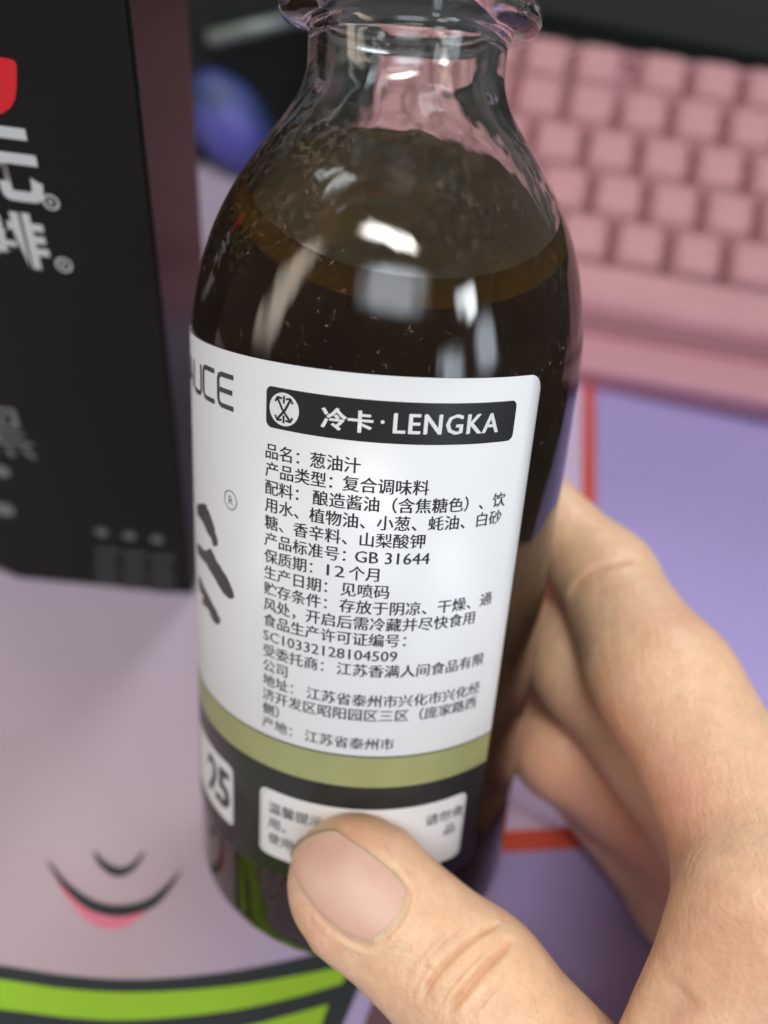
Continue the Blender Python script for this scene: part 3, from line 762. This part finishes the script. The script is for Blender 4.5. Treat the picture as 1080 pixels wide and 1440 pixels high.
hv = np.asarray(hv, float)*VX+lo; hq = np.asarray(hq)
def grad(f, P, e=2e-4):
    g = np.stack([f(P+np.eye(3)[i]*e)-f(P-np.eye(3)[i]*e) for i in range(3)], -1)
    return g/(np.linalg.norm(g, axis=-1)[..., None]+1e-12)
def trace(px):
    """where the sight lines through these image points meet the hand"""
    D = np.array([pix(x, y, 1.0) for x, y in px]); D /= np.linalg.norm(D, axis=1)[:, None]
    t = np.full(len(D), 0.06)
    for _ in range(90): t += np.clip(hand_sdf(D*t[:, None])*0.6, -0.004, 0.004)
    return D*t[:, None]
# finer mesh over the thumb tip and the finger creases, where folds are cut in
def refine(hv, hq, boxes, cuts):
    bm = bmesh.new(); vs_ = [bm.verts.new(p) for p in hv]
    for q in hq: bm.faces.new([vs_[k] for k in q])
    sel = np.zeros(len(hv), bool)
    pr = np.stack([CX+FPX*hv[:, 0]/hv[:, 2], CY+FPX*hv[:, 1]/hv[:, 2]], 1); nrm = grad(hand_sdf, hv)
    for x0, x1, y0, y1 in boxes: sel |= (pr[:, 0] > x0) & (pr[:, 0] < x1) & (pr[:, 1] > y0) & (pr[:, 1] < y1) & (nrm[:, 2] < 0.3) & (hv[:, 2] < 0.135)
    bm.edges.ensure_lookup_table(); bm.verts.index_update()
    ed = [e for e in bm.edges if sel[e.verts[0].index] and sel[e.verts[1].index]]
    bmesh.ops.subdivide_edges(bm, edges=ed, cuts=cuts, use_grid_fill=True)
    bm.verts.index_update()
    V = np.array([v.co[:] for v in bm.verts]); F = [[v.index for v in f.verts] for f in bm.faces]; bm.free()
    new = slice(len(hv), None)
    for _ in range(2): V[new] -= grad(hand_sdf, V[new])*hand_sdf(V[new])[:, None]*0.8
    return V, F
hv, hf = refine(hv, hq, [(390, 800, 1120, 1460), (770, 930, 730, 900)], 2)
hn = grad(hand_sdf, hv)
disp = np.zeros(len(hv))
def crease(px, depth, width, bulge=0.0):
    C = trace(smooth_curve(px, 6))
    lo_, hi_ = C.min(0)-0.006, C.max(0)+0.006
    sel = np.where(((hv > lo_) & (hv < hi_)).all(1))[0]
    if not len(sel): return
    d = np.full(len(sel), 1.0); s = np.zeros(len(sel))
    for i in range(len(C)-1):
        ab = C[i+1]-C[i]; t = np.clip(((hv[sel]-C[i])@ab)/(ab@ab+1e-12), 0, 1)
        q = np.linalg.norm(hv[sel]-C[i]-t[:, None]*ab, axis=1)
        m_ = q < d; d[m_] = q[m_]; s[m_] = (i+t[m_])/(len(C)-1)
    fade = np.clip(np.minimum(s, 1-s)*6, 0, 1)
    disp[sel] -= fade*(depth*np.exp(-(d/width)**2)-bulge*np.exp(-((d-2.2*width)/(1.3*width))**2))
NAIL = dict(tip=[(401, 1214), (420, 1184), (446, 1170), (474, 1166)], right=[(474, 1166), (520, 1193), (553, 1222), (572, 1248)],
            base=[(572, 1248), (566, 1277), (549, 1304), (520, 1328)], left=[(520, 1328), (474, 1311), (429, 1268), (401, 1214)])
# knuckle wrinkles of the thumb
for px, dp, w in (([(582, 1412), (596, 1378), (622, 1346), (652, 1318), (680, 1300), (694, 1292)], 0.55, 0.45), ([(618, 1425), (640, 1396), (668, 1362), (696, 1334), (712, 1312)], 0.8, 0.55),
                  ([(606, 1418), (626, 1384), (654, 1352), (676, 1330)], 0.3, 0.35), ([(645, 1436), (672, 1404), (700, 1372), (716, 1344)], 0.35, 0.4), ([(556, 1384), (574, 1350), (602, 1320), (622, 1304)], 0.28, 0.4),
                  ([(596, 1342), (620, 1316), (648, 1294)], 0.2, 0.35), ([(540, 1364), (552, 1346), (574, 1326)], 0.2, 0.35), ([(570, 1402), (582, 1372), (598, 1352)], 0.3, 0.35),
                  ([(690, 1440), (710, 1412), (726, 1382)], 0.2, 0.4)):
    crease([(x+8, y+4) for x, y in px], dp*(1.2 if dp > 0.5 else 0.7)*mmx, w*0.95*mmx, 0.0)
# flexion creases of the index finger, fold of the web
crease([(796, 852), (808, 826), (828, 806), (850, 795), (874, 789), (896, 784)], 0.55*mmx, 0.6*mmx, 0.06*mmx)
crease([(798, 862), (812, 836), (832, 816), (852, 806)], 0.25*mmx, 0.5*mmx, 0.0)
crease([(965, 1388), (955, 1405), (938, 1426), (916, 1450), (900, 1470)], 1.0*mmx, 2.0*mmx, 0.1*mmx)
# groove round the nail
rim = [(x+3, y+3) for x, y in NAIL['right'][1:]+NAIL['base'][1:]+NAIL['left'][1:-1]]
crease(rim, 0.18*mmx, 0.34*mmx, 0.14*mmx)
hv2 = hv+hn*disp[:, None]
M['skin'] = bpy.data.materials.new('skin'); M['skin'].use_nodes = True
nt, ns, ln, bs = nodes(M['skin'])
n1 = noise(nt, 55, 4, 0.6); rs = ramp(nt, n1.outputs['Fac'], [(0.3, (0.76, 0.485, 0.305)), (0.5, (0.80, 0.53, 0.34)), (0.72, (0.82, 0.46, 0.325))])
n2 = noise(nt, 420, 5, 0.7); rs2 = ramp(nt, n2.outputs['Fac'], [(0.3, (0.90, 0.86, 0.84)), (0.7, (1.05, 1.05, 1.04))])
mx = ns.new('ShaderNodeMix'); mx.data_type = 'RGBA'; mx.blend_type = 'MULTIPLY'; mx.inputs['Factor'].default_value = 1
# blood shows through where the skin is pressed or thin
tcs = ns.new('ShaderNodeTexCoord'); last = rs.outputs[0]
for c_, r_in, f_ in ((pix(500, 1152, 0.1005), 0.0075, 0.65), (pix(868, 1010, 0.108), 0.010, 0.35), (pix(930, 1150, 0.100), 0.013, 0.35), (pix(905, 1260, 0.13), 0.025, 0.5), (pix(790, 1040, 0.14), 0.028, 0.35), (pix(640, 1180, 0.100), 0.008, 0.3), (pix(1000, 1330, 0.085), 0.012, 0.2)):
    di = ns.new('ShaderNodeVectorMath'); di.operation = 'DISTANCE'; ln.new(tcs.outputs['Object'], di.inputs[0]); di.inputs[1].default_value = W(c_)
    mr = ns.new('ShaderNodeMapRange'); mr.interpolation_type = 'SMOOTHSTEP'; ln.new(di.outputs['Value'], mr.inputs['Value'])
    mr.inputs['From Min'].default_value = 0.0; mr.inputs['From Max'].default_value = r_in; mr.inputs['To Min'].default_value = f_; mr.inputs['To Max'].default_value = 0.0
    mb = ns.new('ShaderNodeMix'); mb.data_type = 'RGBA'; ln.new(mr.outputs[0], mb.inputs['Factor']); ln.new(last, mb.inputs['A']); mb.inputs['B'].default_value = (0.74, 0.27, 0.18, 1)
    last = mb.outputs['Result']
ln.new(last, mx.inputs['A']); ln.new(rs2.outputs[0], mx.inputs['B']); ln.new(mx.outputs['Result'], bs.inputs['Base Color'])
bs.inputs['Roughness'].default_value = 0.42; bs.inputs['Specular IOR Level'].default_value = 0.42
bs.inputs['Subsurface Weight'].default_value = 0.55; bs.inputs['Subsurface Radius'].default_value = (1.0, 0.35, 0.18); bs.inputs['Subsurface Scale'].default_value = 0.004
tc = ns.new('ShaderNodeTexCoord'); vo = ns.new('ShaderNodeTexVoronoi'); vo.inputs['Scale'].default_value = 1500; ln.new(tc.outputs['Object'], vo.inputs['Vector'])
bp = ns.new('ShaderNodeBump'); bp.inputs['Strength'].default_value = 0.35; bp.inputs['Distance'].default_value = 0.0002
ln.new(vo.outputs['Distance'], bp.inputs['Height']); ln.new(bp.outputs['Normal'], bs.inputs['Normal'])
bump(M['skin'], 330, 0.35, 0.0007, 5)
for rot_, st in (((0.4, 0.3, 0.9), 0.30), ((0.2, -0.5, -0.5), 0.24)):
    mp = ns.new('ShaderNodeMapping'); mp.inputs['Rotation'].default_value = rot_; mp.inputs['Scale'].default_value = (1500, 160, 300); ln.new(tc.outputs['Object'], mp.inputs['Vector'])
    nl = ns.new('ShaderNodeTexNoise'); nl.inputs['Scale'].default_value = 1.0; nl.inputs['Detail'].default_value = 3; ln.new(mp.outputs[0], nl.inputs['Vector'])
    b2 = ns.new('ShaderNodeBump'); b2.inputs['Strength'].default_value = st; b2.inputs['Distance'].default_value = 0.0003
    ln.new(nl.outputs['Fac'], b2.inputs['Height']); ln.new(bs.inputs['Normal'].links[0].from_socket, b2.inputs['Normal']); ln.new(b2.outputs['Normal'], bs.inputs['Normal'])
hm = bpy.data.meshes.new('hand'); hm.from_pydata(W(hv2).tolist(), [], [f[::-1] for f in hf]); hm.update()
hand = link('hand', hm, M['skin'], None, True)
tag(hand, 'bare right hand gripping the bottle, thumb across the front of its label', 'hand')
# thumb nail: a curved plate over the tip
def coons(b, n=22):
    T, R_, B_2, L_ = (smooth_curve(b[k], 8) for k in ('tip', 'right', 'base', 'left'))
    ev = lambda c, t: np.stack([np.interp(t, np.linspace(0, 1, len(c)), c[:, i]) for i in (0, 1)], -1)
    s = np.linspace(0, 1, n)
    top, rgt, bot_, lef = ev(T, s), ev(R_, s), ev(B_2[::-1], s), ev(L_[::-1], s)
    g = np.zeros((n, n, 2))
    for i, u in enumerate(s):
        for j, v in enumerate(s):
            g[i, j] = (1-v)*top[i]+v*bot_[i]+(1-u)*lef[j]+u*rgt[j]-((1-u)*(1-v)*top[0]+u*(1-v)*top[-1]+(1-u)*v*bot_[0]+u*v*bot_[-1])
    return g
G = coons({k: [(x+3, y+3) for x, y in v] for k, v in NAIL.items()}); n_ = G.shape[0]
PT = trace(G.reshape(-1, 2)); NN = grad(hand_sdf, PT)
uu, vv = np.meshgrid(np.linspace(0, 1, n_), np.linspace(0, 1, n_), indexing='ij')
edge = np.minimum.reduce([uu, 1-uu, 1-vv]).ravel()
lift = 0.00006+0.00022*np.clip(edge*4, 0, 1)**0.7+0.00035*np.clip(1-vv.ravel()*6, 0, 1)
lift = np.where(edge <= 1e-6, -0.0004, lift)
NP = PT+NN*lift[:, None]
bmn = bmesh.new(); vv_ = [bmn.verts.new(p) for p in W(NP)]
for i in range(n_-1):
    for j in range(n_-1): bmn.faces.new((vv_[i*n_+j], vv_[(i+1)*n_+j], vv_[(i+1)*n_+j+1], vv_[i*n_+j+1]))
M['nail'] = bump(vary(mat('nail', (0.62, 0.36, 0.30), 0.46, Subsurface_Weight=0.3, Subsurface_Scale=0.002), (0.70, 0.40, 0.30), (0.75, 0.45, 0.34), 170), 300, 0.06, 0.0004)
nail = link('thumb_nail', from_bm(bmn), M['nail'], hand, True)
M['nail_edge'] = mat('nail free edge', (0.68, 0.50, 0.35), 0.45)
nail.data.materials.append(M['nail_edge'])
for i, p in enumerate(nail.data.polygons):
    if i % (n_-1) < 1: p.material_index = 1
nm = nail.modifiers.new('thickness', 'SOLIDIFY'); nm.thickness = 0.0004; nm.offset = -1
bpy.data.objects.remove(_fo); bpy.data.curves.remove(_fc)
print('HAND', len(hv), len(hq))
